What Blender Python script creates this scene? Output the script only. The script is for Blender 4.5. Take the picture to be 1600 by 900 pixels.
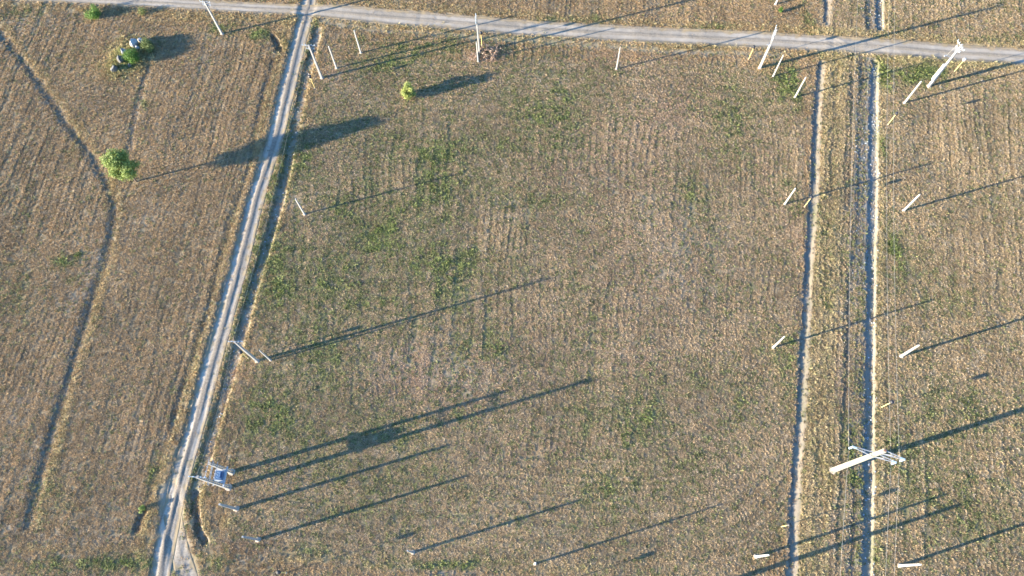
import bpy, bmesh, math, random
import numpy as np
from mathutils import Vector, Matrix

for o in list(bpy.data.objects):
    bpy.data.objects.remove(o)
scene = bpy.context.scene
C = scene.collection
random.seed(7)
rng = np.random.default_rng(11)

# ------------------------------------------------------------------ camera
H = 90.0                                   # drone height in metres
F = 1111.0                                 # focal length in photo pixels
NADIR = (820.8, 917.8)                     # where the posts converge
_d = np.array([NADIR[0] - 800, NADIR[1] - 450, F]); _d /= np.linalg.norm(_d)
_fy = np.array([0, 0, 1.0]) - _d * _d[2]; _fy /= np.linalg.norm(_fy)
_fx = np.cross(_fy, -_d)


def G(px, py, z=0.0):
    """photo pixel -> point on the level z"""
    r = np.array([px - 800.0, py - 450.0, F]); t = (H - z) / (r @ _d)
    return np.array([r @ _fx * t, r @ _fy * t])


cam_data = bpy.data.cameras.new('camera')
cam = bpy.data.objects.new('camera', cam_data); C.objects.link(cam)
cam_data.sensor_width = 36.0
cam_data.lens = 36.0 * F / 1600.0
cam_data.clip_start = 0.5
cam_data.clip_end = 6000.0
M3 = np.stack([_fx, _fy, -_d], axis=1).T @ np.diag([1.0, -1.0, -1.0])
mw = Matrix([list(M3[0]) + [0], list(M3[1]) + [0], list(M3[2]) + [H], [0, 0, 0, 1]])
cam.matrix_world = mw
scene.camera = cam

# ------------------------------------------------------------------ light
SUN_EL = math.radians(10.8)
SH_AZ = math.radians(14.2)                 # shadows run this way on the ground
sun_h = (-math.cos(SH_AZ), -math.sin(SH_AZ))
world = bpy.data.worlds.new('World'); scene.world = world
world.use_nodes = True
wn = world.node_tree; wn.nodes.clear()
sky = wn.nodes.new('ShaderNodeTexSky'); sky.sky_type = 'NISHITA'; sky.sun_disc = False
sky.sun_elevation = SUN_EL
sky.sun_rotation = math.atan2(sun_h[0], sun_h[1])
sky.air_density = 1.0; sky.dust_density = 0.4; sky.ozone_density = 5.0
bg = wn.nodes.new('ShaderNodeBackground'); bg.inputs[1].default_value = 0.115
wo = wn.nodes.new('ShaderNodeOutputWorld')
wn.links.new(sky.outputs[0], bg.inputs[0]); wn.links.new(bg.outputs[0], wo.inputs[0])
sun = bpy.data.lights.new('sun', 'SUN'); sun.energy = 5.0; sun.angle = math.radians(0.4)
sun.color = (1.0, 0.89, 0.71)
so = bpy.data.objects.new('sun', sun); C.objects.link(so)
sd = Vector((sun_h[0] * math.cos(SUN_EL), sun_h[1] * math.cos(SUN_EL), math.sin(SUN_EL)))
so.rotation_euler = sd.to_track_quat('Z', 'Y').to_euler()
so.location = sd * 200
scene.view_settings.view_transform = 'Standard'
scene.view_settings.look = 'None'
scene.view_settings.exposure = 2.50
scene.view_settings.gamma = 1.0

# ------------------------------------------------------------------ noise
_perm = np.random.default_rng(3).permutation(4096)
_gr = np.random.default_rng(4).random(4096) * 2 * np.pi


def gnoise(x, y, seed=0):
    x = np.asarray(x, float); y = np.asarray(y, float)
    xi = np.floor(x).astype(np.int64); yi = np.floor(y).astype(np.int64)
    fx = x - xi; fy = y - yi
    u = fx * fx * fx * (fx * (fx * 6 - 15) + 10); v = fy * fy * fy * (fy * (fy * 6 - 15) + 10)

    def gv(ix, iy, dx, dy):
        a = _gr[_perm[(_perm[(ix + seed * 57) & 4095] + iy) & 4095]]
        return np.cos(a) * dx + np.sin(a) * dy
    a = gv(xi, yi, fx, fy); b = gv(xi + 1, yi, fx - 1, fy)
    c = gv(xi, yi + 1, fx, fy - 1); d = gv(xi + 1, yi + 1, fx - 1, fy - 1)
    return ((a * (1 - u) + b * u) * (1 - v) + (c * (1 - u) + d * u) * v) * 1.5


def fbm(x, y, oct=4, seed=0, gain=0.5):
    s = 0; a = 1.0; t = 0
    for i in range(oct):
        s = s + a * gnoise(x * 2 ** i, y * 2 ** i, seed + i); t += a; a *= gain
    return s / t


def sstep(a, b, x):
    t = np.clip((x - a) / (b - a), 0, 1)
    return t * t * (3 - 2 * t)


# ------------------------------------------------------------------ lines of the place, traced and laid on the ground
def line(pts, ext0=0, ext1=0):
    p = np.array([G(*q) for q in pts])
    if ext0:
        d = p[0] - p[1]; p = np.vstack([p[0] + d / np.linalg.norm(d) * ext0, p])
    if ext1:
        d = p[-1] - p[-2]; p = np.vstack([p, p[-1] + d / np.linalg.norm(d) * ext1])
    # smooth resample
    seg = np.linalg.norm(np.diff(p, axis=0), axis=1); t = np.concatenate([[0], np.cumsum(seg)])
    tt = np.linspace(0, t[-1], max(4, int(t[-1] / 2.0)))
    q = np.stack([np.interp(tt, t, p[:, k]) for k in (0, 1)], 1)
    for _ in range(3):
        q[1:-1] = 0.25 * q[:-2] + 0.5 * q[1:-1] + 0.25 * q[2:]
    return q


L_TRACK = line([(483, 0), (469, 56), (455, 112), (440, 175), (433, 212), (403, 300), (384, 375), (370, 430),
                (363, 450), (351, 500), (332, 562), (316, 625), (304, 670), (295, 700), (279, 750), (268, 800),
                (262, 825), (256, 862), (250, 900)], 60, 50)
L_ROAD = line([(40, -8), (120, -4), (250, 3), (325, 8), (400, 12), (470, 15), (540, 19), (600, 26), (700, 33), (800, 42), (1000, 53),
               (1200, 62), (1300, 68), (1400, 74), (1500, 82), (1600, 89)], 60, 60)
L_FORK = line([(268, 805), (275, 850), (292, 900)], 3, 25)
L_PATH = line([(505, 32), (545, 42), (640, 49), (725, 57), (850, 64), (950, 71), (1050, 79), (1120, 82), (1175, 84), (1230, 84)])
D_L1 = line([(497, 45), (492, 75), (483, 100), (476, 125), (467, 175), (460, 210), (452, 250), (441, 300), (431, 337), (421, 375),
             (409, 412), (400, 437), (383, 500), (368, 562), (352, 612), (339, 650), (328, 700), (317, 737), (303, 775)])
D_L1B = line([(303, 772), (300, 795), (302, 815), (311, 837), (319, 847)])
D_R1 = line([(1281, 99), (1276, 150), (1274, 200), (1271.5, 225), (1270, 300), (1267, 337), (1264.5, 375), (1261, 400), (1259, 450),
             (1256, 500), (1254, 550), (1250, 600), (1247.5, 650), (1244, 700), (1240, 750), (1237.5, 800), (1236, 850), (1235, 900)], 0, 50)
D_R1T = line([(1290, 33), (1291, 0)], 0, 60)
D_R2 = line([(1368, 98), (1366, 150), (1366, 225), (1366, 300), (1363, 375), (1362, 450), (1361, 550), (1360, 650), (1358, 750),
             (1357, 850), (1355, 900)], 0, 50)
D_R2T = line([(1376, 43), (1375, 0)], 0, 60)
D_L2 = line([(0, 50), (32, 92), (67, 135), (82, 160), (105, 195), (127, 222), (150, 255), (170, 287), (179, 307), (180, 332), (175, 362),
             (167, 400), (160, 432), (147, 450), (135, 500), (120, 550), (105, 600), (87, 662), (77, 687), (65, 737), (54, 780), (44, 822)], 40)
D_R3 = line([(1332, 120), (1330, 250), (1329, 400), (1327, 470), (1326, 560), (1323, 650), (1333, 700), (1336, 780), (1330, 900)])
D_L3 = line([(232, 105), (220, 145), (210, 175), (205, 212), (203, 235)])
D_L4 = line([(426, 95), (407, 162), (390, 262), (370, 317), (355, 365), (335, 437), (327, 475), (302, 550), (282, 612), (267, 662),
             (260, 687), (245, 737), (237, 775), (228, 800)])
D_P1 = line([(426, 55), (434, 65), (438, 78)])
D_P2 = line([(224, 798), (219, 815), (213, 828)])


def sdist(x, y, pl, reach):
    """signed distance (+ = east / right hand going down the picture) and arc length; far points give 1e3"""
    x = np.asarray(x, float); y = np.asarray(y, float)
    D = np.full(x.shape, 1e3); S = np.ones(x.shape); T = np.zeros(x.shape)
    lo = pl.min(0) - reach; hi = pl.max(0) + reach
    m = (x > lo[0]) & (x < hi[0]) & (y > lo[1]) & (y < hi[1])
    if not m.any():
        return D, T, D
    X = x[m]; Y = y[m]
    bd = np.full(X.shape, 1e6); bs = np.ones(X.shape); bt = np.zeros(X.shape); acc = 0; be = np.zeros(X.shape)
    n = len(pl) - 1
    for i in range(n):
        a = pl[i]; b = pl[i + 1]; e = b - a; L = np.hypot(*e)
        k = (X > min(a[0], b[0]) - reach) & (X < max(a[0], b[0]) + reach) & (Y > min(a[1], b[1]) - reach) & (Y < max(a[1], b[1]) + reach)
        if k.any():
            xx = X[k] - a[0]; yy = Y[k] - a[1]
            t0 = (xx * e[0] + yy * e[1]) / (L * L); t = np.clip(t0, 0, 1)
            dx = xx - e[0] * t; dy = yy - e[1] * t; dd = np.hypot(dx, dy)
            cr = (e[0] * yy - e[1] * xx)
            if e[1] < 0:                  # going down the picture: east side is the left of travel
                sg = np.where(cr > 0, 1.0, -1.0)
            else:
                sg = np.where(cr > 0, -1.0, 1.0)
            over = np.zeros(xx.shape)
            if i == 0: over = np.maximum(over, -t0 * L)
            if i == n - 1: over = np.maximum(over, (t0 - 1) * L)
            old = bd[k]; up = dd < old
            bd[k] = np.where(up, dd, old); bs[k] = np.where(up, sg, bs[k]); bt[k] = np.where(up, acc + t * L, bt[k])
            be[k] = np.where(up, over, be[k])
        acc += L
    D[m] = np.where(bd < 1e5, bd * bs, 1e3); T[m] = bt
    E = np.full(x.shape, 0.0); E[m] = be
    return D, T, E


def ditch(s, wl, flat, wr, depth, over, fade=1.6):
    """profile: steep west wall (shaded), bed, gentler lit east bank"""
    z = -depth * sstep(-flat - wl, -flat, s) * (1 - sstep(flat * 0.6, flat * 0.6 + wr, s))
    return z * (1 - sstep(0, fade, over))


FIELD = [G(505, 95), G(1130, 96), G(1245, 130), G(1258, 200), G(1225, 840), G(1180, 905), G(560, 890), G(360, 850), G(345, 720), G(470, 260)]
KROW_L = (L_TRACK[-20][0] - L_TRACK[20][0]) / (L_TRACK[-20][1] - L_TRACK[20][1])
KROW_R = (D_R1[-10][0] - D_R1[5][0]) / (D_R1[-10][1] - D_R1[5][1])


def row_coord(x, y):
    """distance across the drill rows; the middle field was worked round its edge"""
    ds = []
    n = len(FIELD)
    for i in range(n):
        a = FIELD[i]; b = FIELD[(i + 1) % n]; e = b - a; L = np.hypot(*e)
        ds.append(-(e[0] * (y - a[1]) - e[1] * (x - a[0])) / L)
    st = np.stack(ds)
    inside = st.min(0) > 0

    def smin(idx, k=.35):
        return -np.log(np.exp(np.clip(-k * st[idx], -60, 60)).sum(0)) / k
    d_right = st[3]; d_left = st[7] * .5 + st[8] * .5
    fan = 58.0 * d_right / np.maximum(d_right + d_left, 1.0)
    d_bot = smin([4, 5, 6]); d_top = smin([0, 1, 2, 3], .3)
    jit = 2.5 * gnoise(x * .05, y * .05, 17)
    u_c = np.where(d_bot < 14 + jit, d_bot + 200, np.where(d_top < 11 + jit, d_top + 400, fan))
    dl, _, _ = sdist(x, y, D_L1, 60.0)
    u_l = x - KROW_L * y
    u_r = x - KROW_R * y
    left = np.abs(dl) < 500
    is_left = left & (dl < 0)
    right = u_r > (G(1262, 450)[0] - KROW_R * G(1262, 450)[1])
    u = np.where(inside, u_c, np.where(right, u_r, u_l))
    return u, inside, right


# green weeds, pale bare soil, straw-yellow grass: patches seen in the photograph (x, y, rx, ry, amount in photo pixels)
GREEN = [(650, 250, 120, 100, .42), (615, 365, 95, 60, .38), (690, 250, 50, 40, .25), (560, 420, 150, 90, .2), (470, 250, 30, 60, .6), (430, 440, 30, 70, .6),
         (520, 460, 130, 70, .35), (880, 150, 70, 70, .35), (830, 200, 70, 60, .4), (1140, 190, 40, 60, .4), (1180, 160, 30, 30, .4),
         (425, 640, 70, 70, .5), (560, 690, 100, 50, .4), (730, 420, 70, 50, .4), (760, 540, 60, 40, .4), (930, 640, 110, 50, .4),
         (1080, 590, 40, 30, .4), (860, 310, 50, 25, .35), (1000, 740, 110, 50, .4), (600, 760, 90, 40, .35), (700, 75, 120, 22, .6),
         (610, 100, 60, 30, .5), (1085, 300, 25, 40, .5), (1160, 640, 25, 60, .35), (1500, 640, 70, 40, .6), (1450, 760, 60, 60, .5),
         (1540, 800, 60, 60, .4), (1430, 440, 50, 70, .35), (1500, 465, 30, 25, .4), (1435, 115, 42, 16, 2.0), (1235, 130, 24, 28, 1.5), (1380, 120, 8, 26, 1.3),
         (1322, 690, 14, 40, .8), (1290, 470, 10, 20, .5), (1300, 380, 22, 60, .4), (1272, 700, 10, 40, .35), (98, 410, 18, 14, .8), (118, 437, 12, 8, .8), (122, 402, 8, 8, .7),
         (20, 470, 30, 60, .4), (90, 780, 40, 40, .35), (110, 882, 90, 12, .7), (190, 880, 70, 14, .7), (705, 882, 60, 6, 1.0),
         (480, 860, 40, 12, .5), (240, 735, 10, 26, .8), (404, 54, 16, 12, 1.1), (345, 45, 25, 10, .7), (1263, 30, 10, 20, .9),
         (1378, 225, 6, 18, 1.2), (1380, 110, 8, 20, .7), (1400, 40, 8, 10, .6), (225, 162, 8, 10, .7), (1230, 600, 16, 60, .5),
         (1240, 560, 14, 40, .4), (1232, 300, 16, 60, .35), (520, 330, 20, 20, .4), (900, 470, 40, 60, .25), (1300, 90, 30, 8, .3),
         (1395, 380, 10, 60, .6), (1400, 700, 30, 60, .45), (1375, 870, 12, 30, .7), (1340, 760, 14, 60, .5), (555, 62, 18, 8, .6),
         (450, 70, 8, 14, .6), (925, 30, 30, 8, .6), (1115, 42, 30, 7, .7), (860, 30, 30, 6, .5), (40, 20, 40, 8, .5), (340, 880, 14, 10, .8), (150, 100, 60, 30, .2), (202, 90, 30, 24, .8),
         (1180, 868, 20, 16, .4), (1545, 60, 60, 5, .6), (520, 560, 60, 60, .35), (700, 640, 60, 30, .35), (1010, 660, 60, 40, .25)]
PALE = [(508, 14, 34, 9, .9), (455, 14, 20, 7, .6), (945, 280, 40, 25, .3), (1075, 360, 60, 60, .25), (800, 320, 30, 20, .4), (640, 550, 60, 30, .3), (720, 585, 60, 25, .35), (20, 655, 12, 8, .6), (35, 625, 14, 8, .5),
        (1060, 420, 80, 60, .3), (40, 36, 30, 10, .5), (100, 14, 60, 6, .4), (632, 888, 18, 6, .9), (690, 897, 25, 5, .8), (470, 310, 40, 20, .3), (15, 825, 18, 8, .5),
        (100, 845, 60, 10, .3), (330, 838, 10, 8, .7), (60, 870, 70, 5, .4), (380, 875, 40, 8, .5), (180, 50, 60, 14, .2), (250, 200, 30, 30, .3), (220, 330, 40, 40, .35),
        (150, 430, 30, 30, .35), (115, 470, 20, 20, .4), (530, 140, 30, 30, .2), (1460, 170, 60, 30, .2), (1500, 40, 60, 10, .25), (760, 800, 80, 20, .25)]
PINK = [(1010, 430, 170, 120, .38), (790, 570, 150, 80, .35), (1000, 250, 120, 80, .25), (1100, 700, 90, 80, .25), (757, 84, 30, 14, .9), (640, 580, 80, 45, .6), (770, 75, 26, 14, 1.0), (700, 620, 60, 30, .5), (1050, 170, 60, 50, .5), (960, 90, 60, 30, .4), (900, 230, 90, 50, .4),
        (1010, 570, 60, 30, .35), (1240, 350, 16, 40, .6), (440, 735, 30, 25, .5), (500, 250, 30, 20, .4), (560, 130, 30, 20, .3), (520, 115, 14, 10, .8), (370, 590, 16, 30, .6), (860, 280, 40, 20, .4),
        (400, 850, 40, 12, .6), (1190, 250, 20, 60, .4), (860, 700, 120, 25, .4), (1280, 800, 22, 80, .5), (1310, 600, 16, 60, .4), (1290, 250, 30, 60, .3)]
YELL = [(470, 875, 60, 5, .8), (600, 884, 60, 5, .7), (740, 876, 60, 5, .5), (900, 888, 80, 6, .5), (330, 872, 40, 8, .7), (60, 858, 60, 6, .5), (180, 858, 50, 6, .5), (355, 480, 5, 40, .6), (300, 610, 6, 60, .6), (95, 690, 6, 60, .8), (155, 445, 6, 60, .7), (172, 300, 6, 40, .6), (120, 220, 8, 40, .4), (200, 92, 34, 26, 1.6),
        (1420, 95, 60, 7, .8), (1540, 100, 60, 6, .8), (1100, 72, 90, 5, .7), (850, 56, 60, 5, .6), (650, 40, 80, 5, .6), (358, 815, 14, 10, .9), (410, 535, 10, 8, .5),
        (180, 105, 12, 12, .9), (1298, 745, 10, 30, .8), (300, 30, 90, 6, .5), (470, 40, 40, 10, .3), (1207, 545, 5, 40, .7), (1190, 105, 14, 10, .8), (1340, 100, 50, 8, .5), (1222, 830, 5, 12, .8), (1280, 50, 60, 6, .5)]


def blobs(x, y, lst):
    v = np.zeros(np.shape(x))
    for (px, py, rx, ry, a) in lst:
        c = G(px, py); ex = abs(G(px + rx, py)[0] - c[0]); ey = abs(G(px, py + ry)[1] - c[1])
        m = (np.abs(x - c[0]) < 3 * ex) & (np.abs(y - c[1]) < 3 * ey)
        if m.any():
            v[m] += a * np.exp(-(((x[m] - c[0]) / ex) ** 2 + ((y[m] - c[1]) / ey) ** 2))
    return v


ROCK_C = [G(208, 69), G(195, 82), G(189, 93), G(180, 106)]
MOUND = G(200, 90)


def relief(x, y):
    """heights, soil masks and painted ditch shade anywhere on the site"""
    x = np.asarray(x, float); y = np.asarray(y, float)
    far = np.maximum(np.abs(x) - 110, 0) + np.maximum(np.abs(y - 46) - 70, 0)
    near = 1 - sstep(0, 20, far)
    wob = 0.35 * gnoise(x * .35, y * .35, 21) + 0.18 * gnoise(x * 1.3, y * 1.3, 22)
    u, inside, right = row_coord(x, y)
    lf = gnoise(x * .045, y * .045, 5); lf2 = gnoise(x * .11, y * .11, 6)
    uu = u + 0.45 * lf2
    rows = gnoise(uu * 1.05, lf * 0.9 + y * 0.012 + x * 0.012, 8) + 0.7 * gnoise(uu * 2.1, lf2 * 1.1 + y * .03, 9)
    rows = rows + .55 * np.sin(uu * (2 * np.pi / .70)) * sstep(-.5, .3, gnoise(x * .08, y * .08, 11))
    rows = rows * (0.45 + 0.75 * sstep(-0.35, 0.4, gnoise(x * .06, y * .06, 10)))
    z = 0.25 * fbm(x * .012, y * .012, 3, 30) + 0.05 * gnoise(x * .12, y * .12, 31)
    z = z + near * (0.017 * rows + 0.010 * gnoise(x * .8, y * .8, 32) + 0.006 * gnoise(x * 1.7, y * 1.7, 33) + 0.006 * gnoise(x * 2.9, y * 2.9, 34))
    pale = blobs(x, y, PALE); yell = blobs(x, y, YELL); dens = np.ones(x.shape); stone = np.zeros(x.shape); dark = np.zeros(x.shape)

    # roads: the ground is carved under them
    s, t, e = sdist(x, y, L_TRACK, 8); a = np.abs(s + wob * .3)
    z = z - 0.10 * (1 - sstep(.95, 1.6, a))
    dens *= 0.06 + 0.94 * sstep(1.05, 1.6, a); pale += 0.6 * (1 - sstep(1.0, 1.6, a))
    z = z + 0.06 * (1 - sstep(0, .5, np.abs(s + 1.75 + wob * .3)))         # low west shoulder that shades the verge
    yell += .5 * (1 - sstep(0.3, 1.0, np.abs(s + 2.6 + wob))); verge = (1 - sstep(.3, .8, np.abs(s - 1.9 + wob * .6)))
    s, t, e = sdist(x, y, L_ROAD, 10); a = np.abs(s + wob * .4)
    nar = 1 - .28 * sstep(-22, -34, x); a = a / nar
    z = z - 0.10 * (1 - sstep(1.15, 1.95, a))
    dens *= 0.05 + 0.95 * sstep(1.2, 2.1, a); pale += 0.7 * (1 - sstep(1.2, 2.0, a))
    rd = np.abs(s)
    yell += .45 * (1 - sstep(.4, 1.1, np.abs(rd - 2.5 + wob)))
    s, t, e = sdist(x, y, L_FORK, 6); a = np.abs(s + wob * .5)
    z = z - 0.10 * (1 - sstep(.9, 1.7, a)); dens *= 0.1 + .9 * sstep(.9, 1.9, a); pale += .7 * (1 - sstep(.8, 1.8, a))
    s, t, e = sdist(x, y, L_PATH, 5); a = np.abs(s + wob * .5)
    w = (1 - sstep(.25, .95, a)); dens *= 1 - .6 * w; pale += .6 * w; z = z - .03 * w

    # ditches; dark paints the shade of their beds, and some worn strips
    s, t, e = sdist(x, y, D_L1, 6); s1 = s + wob * .26
    k = 0.75 + .5 * gnoise(t * .09, t * 0, 41)
    z = z + ditch(s1, .5, .72, .38, 0.29, e) * k
    yell += .6 * (1 - sstep(.12, .42, np.abs(s1 - 0.95))) * (e < .5)
    stone += .6 * (1 - sstep(.3, .9, np.abs(s1))) * (e < .5); dens *= 1 - .65 * (1 - sstep(.4, .8, np.abs(s1 + .1))) * (e < .5)
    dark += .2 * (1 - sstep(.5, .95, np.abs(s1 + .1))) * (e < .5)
    for pl, w_, d_ in ((D_L1B, .55, .30), (D_P1, .5, .26), (D_P2, .45, .24)):
        s, t, e = sdist(x, y, pl, 5); s1 = s + wob * .8
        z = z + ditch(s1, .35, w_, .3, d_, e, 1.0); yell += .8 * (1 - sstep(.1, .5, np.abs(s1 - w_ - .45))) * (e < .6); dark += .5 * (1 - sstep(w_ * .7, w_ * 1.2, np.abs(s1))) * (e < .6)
    for pl in (D_R1, D_R1T):
        s, t, e = sdist(x, y, pl, 6); s1 = s + wob * .16
        z = z + ditch(s1, .14, .34, .95, 0.14, e, 3.5) * (1 + .2 * gnoise(t * .12, t * 0, 46))
        pale += .85 * (1 - sstep(.2, .7, np.abs(s1 - .62 + .25 * gnoise(x * 1.5, y * 1.5, 47)))) * (e < 1); dens *= 1 - .85 * (1 - sstep(.4, .85, np.abs(s1 - .2 + .3 * gnoise(x * 2, y * 2, 49)))) * (e < 1)
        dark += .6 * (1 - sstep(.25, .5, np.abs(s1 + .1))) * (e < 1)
    for pl in (D_R2, D_R2T):
        s, t, e = sdist(x, y, pl, 8); s1 = s + wob * .12
        z = z + ditch(s1, .25, .64, .20, 0.23, e, 3.5) * (1 + .2 * gnoise(t * .1, t * 0 + 5, 48))
        up = .12 + .88 * sstep(22, 55, y)
        z = z + ditch(s1 + 1.6, .5, .7, .5, 0.14, e) * up
        stone += (1 - sstep(.55, .95, np.abs(s1))) * (e < 1) + up * .3 * (1 - sstep(1.0, 2.0, np.abs(s1 + 1.3))) * (e < 1)
        dens *= 1 - .8 * (1 - sstep(.5, 1.0, np.abs(s1))) * (e < 1); dens *= 1 - .4 * up * (1 - sstep(.8, 2.2, np.abs(s1 + 1.3))) * (e < 1)
        yell += .5 * (1 - sstep(.2, .7, np.abs(s1 - 1.15))) * (e < .5)
        pale += .4 * stone
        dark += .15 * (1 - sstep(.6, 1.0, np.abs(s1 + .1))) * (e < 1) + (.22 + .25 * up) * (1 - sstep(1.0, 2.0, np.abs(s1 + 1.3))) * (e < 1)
    s, t, e = sdist(x, y, D_L2, 6); s1 = s + wob * .5
    z = z + ditch(s1, .6, .25, 1.0, 0.10, e, 3.0); z = z + .03 * (1 - sstep(0, .8, np.abs(s1 + 1.3))) * (e < 1)
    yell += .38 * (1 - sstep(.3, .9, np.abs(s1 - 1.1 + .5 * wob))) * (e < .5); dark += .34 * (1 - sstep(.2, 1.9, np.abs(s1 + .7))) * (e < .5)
    dens *= 1 - .4 * (1 - sstep(.3, .8, np.abs(s1))) * (e < .5)
    s, t, e = sdist(x, y, D_L3, 5); s1 = s + wob * .6
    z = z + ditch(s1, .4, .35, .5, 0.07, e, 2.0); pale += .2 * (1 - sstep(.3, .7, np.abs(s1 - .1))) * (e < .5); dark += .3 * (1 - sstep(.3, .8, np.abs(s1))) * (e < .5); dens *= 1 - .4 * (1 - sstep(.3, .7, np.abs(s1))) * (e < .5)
    s, t, e = sdist(x, y, D_L4, 5); s1 = s + wob * .5
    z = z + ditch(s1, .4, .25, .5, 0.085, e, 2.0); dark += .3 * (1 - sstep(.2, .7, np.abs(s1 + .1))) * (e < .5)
    s, t, e = sdist(x, y, D_R3, 5); s1 = s + wob * .3
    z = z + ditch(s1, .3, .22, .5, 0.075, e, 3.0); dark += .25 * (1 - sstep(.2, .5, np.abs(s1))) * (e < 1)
    # between the two right-hand ditches: long shallow furrows
    s, t, e = sdist(x, y, D_R1, 14)
    strip = (s > 1.2) & (s < 6.4)
    yell += np.where((s > 1.0) & (s < 4.3), .5 + .25 * gnoise(s * 1.7, t * .02, 44), 0)
    z = z + np.where(strip, .045 * gnoise(s * 1.7 + .2 * lf2, t * .02, 44) + .03 * gnoise(s * 3.2, t * .03, 45), 0)
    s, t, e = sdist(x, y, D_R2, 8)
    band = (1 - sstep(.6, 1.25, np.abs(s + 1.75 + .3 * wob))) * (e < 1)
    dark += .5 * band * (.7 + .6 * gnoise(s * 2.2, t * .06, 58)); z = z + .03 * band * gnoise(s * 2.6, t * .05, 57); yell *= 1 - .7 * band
    # mound under the boulders
    r2 = ((x - MOUND[0]) * .8 + (y - MOUND[1]) * .6) / 3.3; r3 = (-(x - MOUND[0]) * .6 + (y - MOUND[1]) * .8) / 1.7
    z = z + 0.55 * np.exp(-(r2 ** 2 + r3 ** 2)) * near

    green = .8 * blobs(x, y, GREEN) + np.where(inside, .33, np.where(right, .27, .17))
    green = green + .4 * verge + .25 * band
    gz = fbm(x * .16, y * .16, 3, 51) * .9 + .55 * gnoise(x * .7, y * .7, 52) + .4 * gnoise(x * 2.1, y * 2.1, 54)
    green = np.clip(green * (1.0 + .9 * gz), 0, 1.2)
    pink = np.clip((blobs(x, y, PINK) + np.where(inside, .15, .04)) * (1 + gz), 0, 1)
    pale = np.clip(pale + .22 * sstep(.1, .6, fbm(x * .09, y * .09, 3, 53)), 0, 1.3)
    return dict(z=z, green=green, pale=pale, yell=np.clip(yell, 0, 1.2), dens=dens, stone=np.clip(stone, 0, 1), rows=rows, pink=pink,
                dark=np.clip(dark, 0, 1), left=(~inside & ~right))


def zat(x, y):
    return float(relief(np.array([x]), np.array([y]))['z'][0])


# ------------------------------------------------------------------ material helpers
def new_mat(name):
    m = bpy.data.materials.new(name); m.use_nodes = True
    nt = m.node_tree; b = nt.nodes['Principled BSDF']
    return m, nt, b


def N(nt, t, **kw):
    n = nt.nodes.new(t)
    for k, v in kw.items():
        setattr(n, k, v)
    return n


def noise_node(nt, vec, scale, detail=3, rough=.6, dist=0):
    n = N(nt, 'ShaderNodeTexNoise'); n.inputs['Scale'].default_value = scale; n.inputs['Detail'].default_value = detail
    n.inputs['Roughness'].default_value = rough; n.inputs['Distortion'].default_value = dist
    if vec is not None: nt.links.new(vec, n.inputs['Vector'])
    return n


def ramp(nt, fac, stops):
    r = N(nt, 'ShaderNodeValToRGB'); e = r.color_ramp.elements
    while len(e) < len(stops): e.new(.5)
    for k, (p, c) in enumerate(stops):
        e[k].position = p; e[k].color = (*c, 1)
    nt.links.new(fac, r.inputs[0]); return r


def mix(nt, fac, a, b, mode='MIX'):
    m = N(nt, 'ShaderNodeMix', data_type='RGBA', blend_type=mode)
    for sock, v in ((m.inputs[0], fac), (m.inputs[6], a), (m.inputs[7], b)):
        if isinstance(v, bpy.types.NodeSocket): nt.links.new(v, sock)
        elif isinstance(v, (int, float)): sock.default_value = v
        else: sock.default_value = (*v, 1)
    return m.outputs[2]


def math_n(nt, op, a, b=0.0, clamp=False):
    m = N(nt, 'ShaderNodeMath', operation=op, use_clamp=clamp)
    for s, v in ((m.inputs[0], a), (m.inputs[1], b)):
        if isinstance(v, bpy.types.NodeSocket): nt.links.new(v, s)
        else: s.default_value = v
    return m.outputs[0]


def attr(nt, name, typ='GEOMETRY'):
    return N(nt, 'ShaderNodeAttribute', attribute_name=name, attribute_type=typ)


def plain(name, col, rough=.7, var=.12, scale=6.0, metal=0.0, dirt=None):
    m, nt, b = new_mat(name)
    tc = N(nt, 'ShaderNodeTexCoord')
    n = noise_node(nt, tc.outputs['Object'], scale, 4, .65)
    lo = tuple(c * (1 - var) for c in col); hi = tuple(min(1, c * (1 + var)) for c in col)
    c = ramp(nt, n.outputs[0], [(.3, lo), (.7, hi)]).outputs[0]
    if dirt:
        n2 = noise_node(nt, tc.outputs['Object'], scale * .35, 5, .7)
        f = ramp(nt, n2.outputs[0], [(.52, (0, 0, 0)), (.72, (1, 1, 1))]).outputs[0]
        c = mix(nt, math_n(nt, 'MULTIPLY', f, .6), c, dirt)
    nt.links.new(c, b.inputs['Base Color'])
    b.inputs['Roughness'].default_value = rough; b.inputs['Metallic'].default_value = metal
    bp = N(nt, 'ShaderNodeBump'); bp.inputs['Strength'].default_value = .25; bp.inputs['Distance'].default_value = .01
    nt.links.new(n.outputs[0], bp.inputs['Height']); nt.links.new(bp.outputs[0], b.inputs['Normal'])
    return m


STRAW = (.355, .265, .155); BROWN = (.205, .15, .09); SOIL = (.235, .195, .16); GRN = (.085, .115, .035)
PALEC = (.42, .36, .285); YEL = (.42, .33, .17); PNK = (.34, .21, .14); DRK = (.14, .105, .065)


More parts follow.
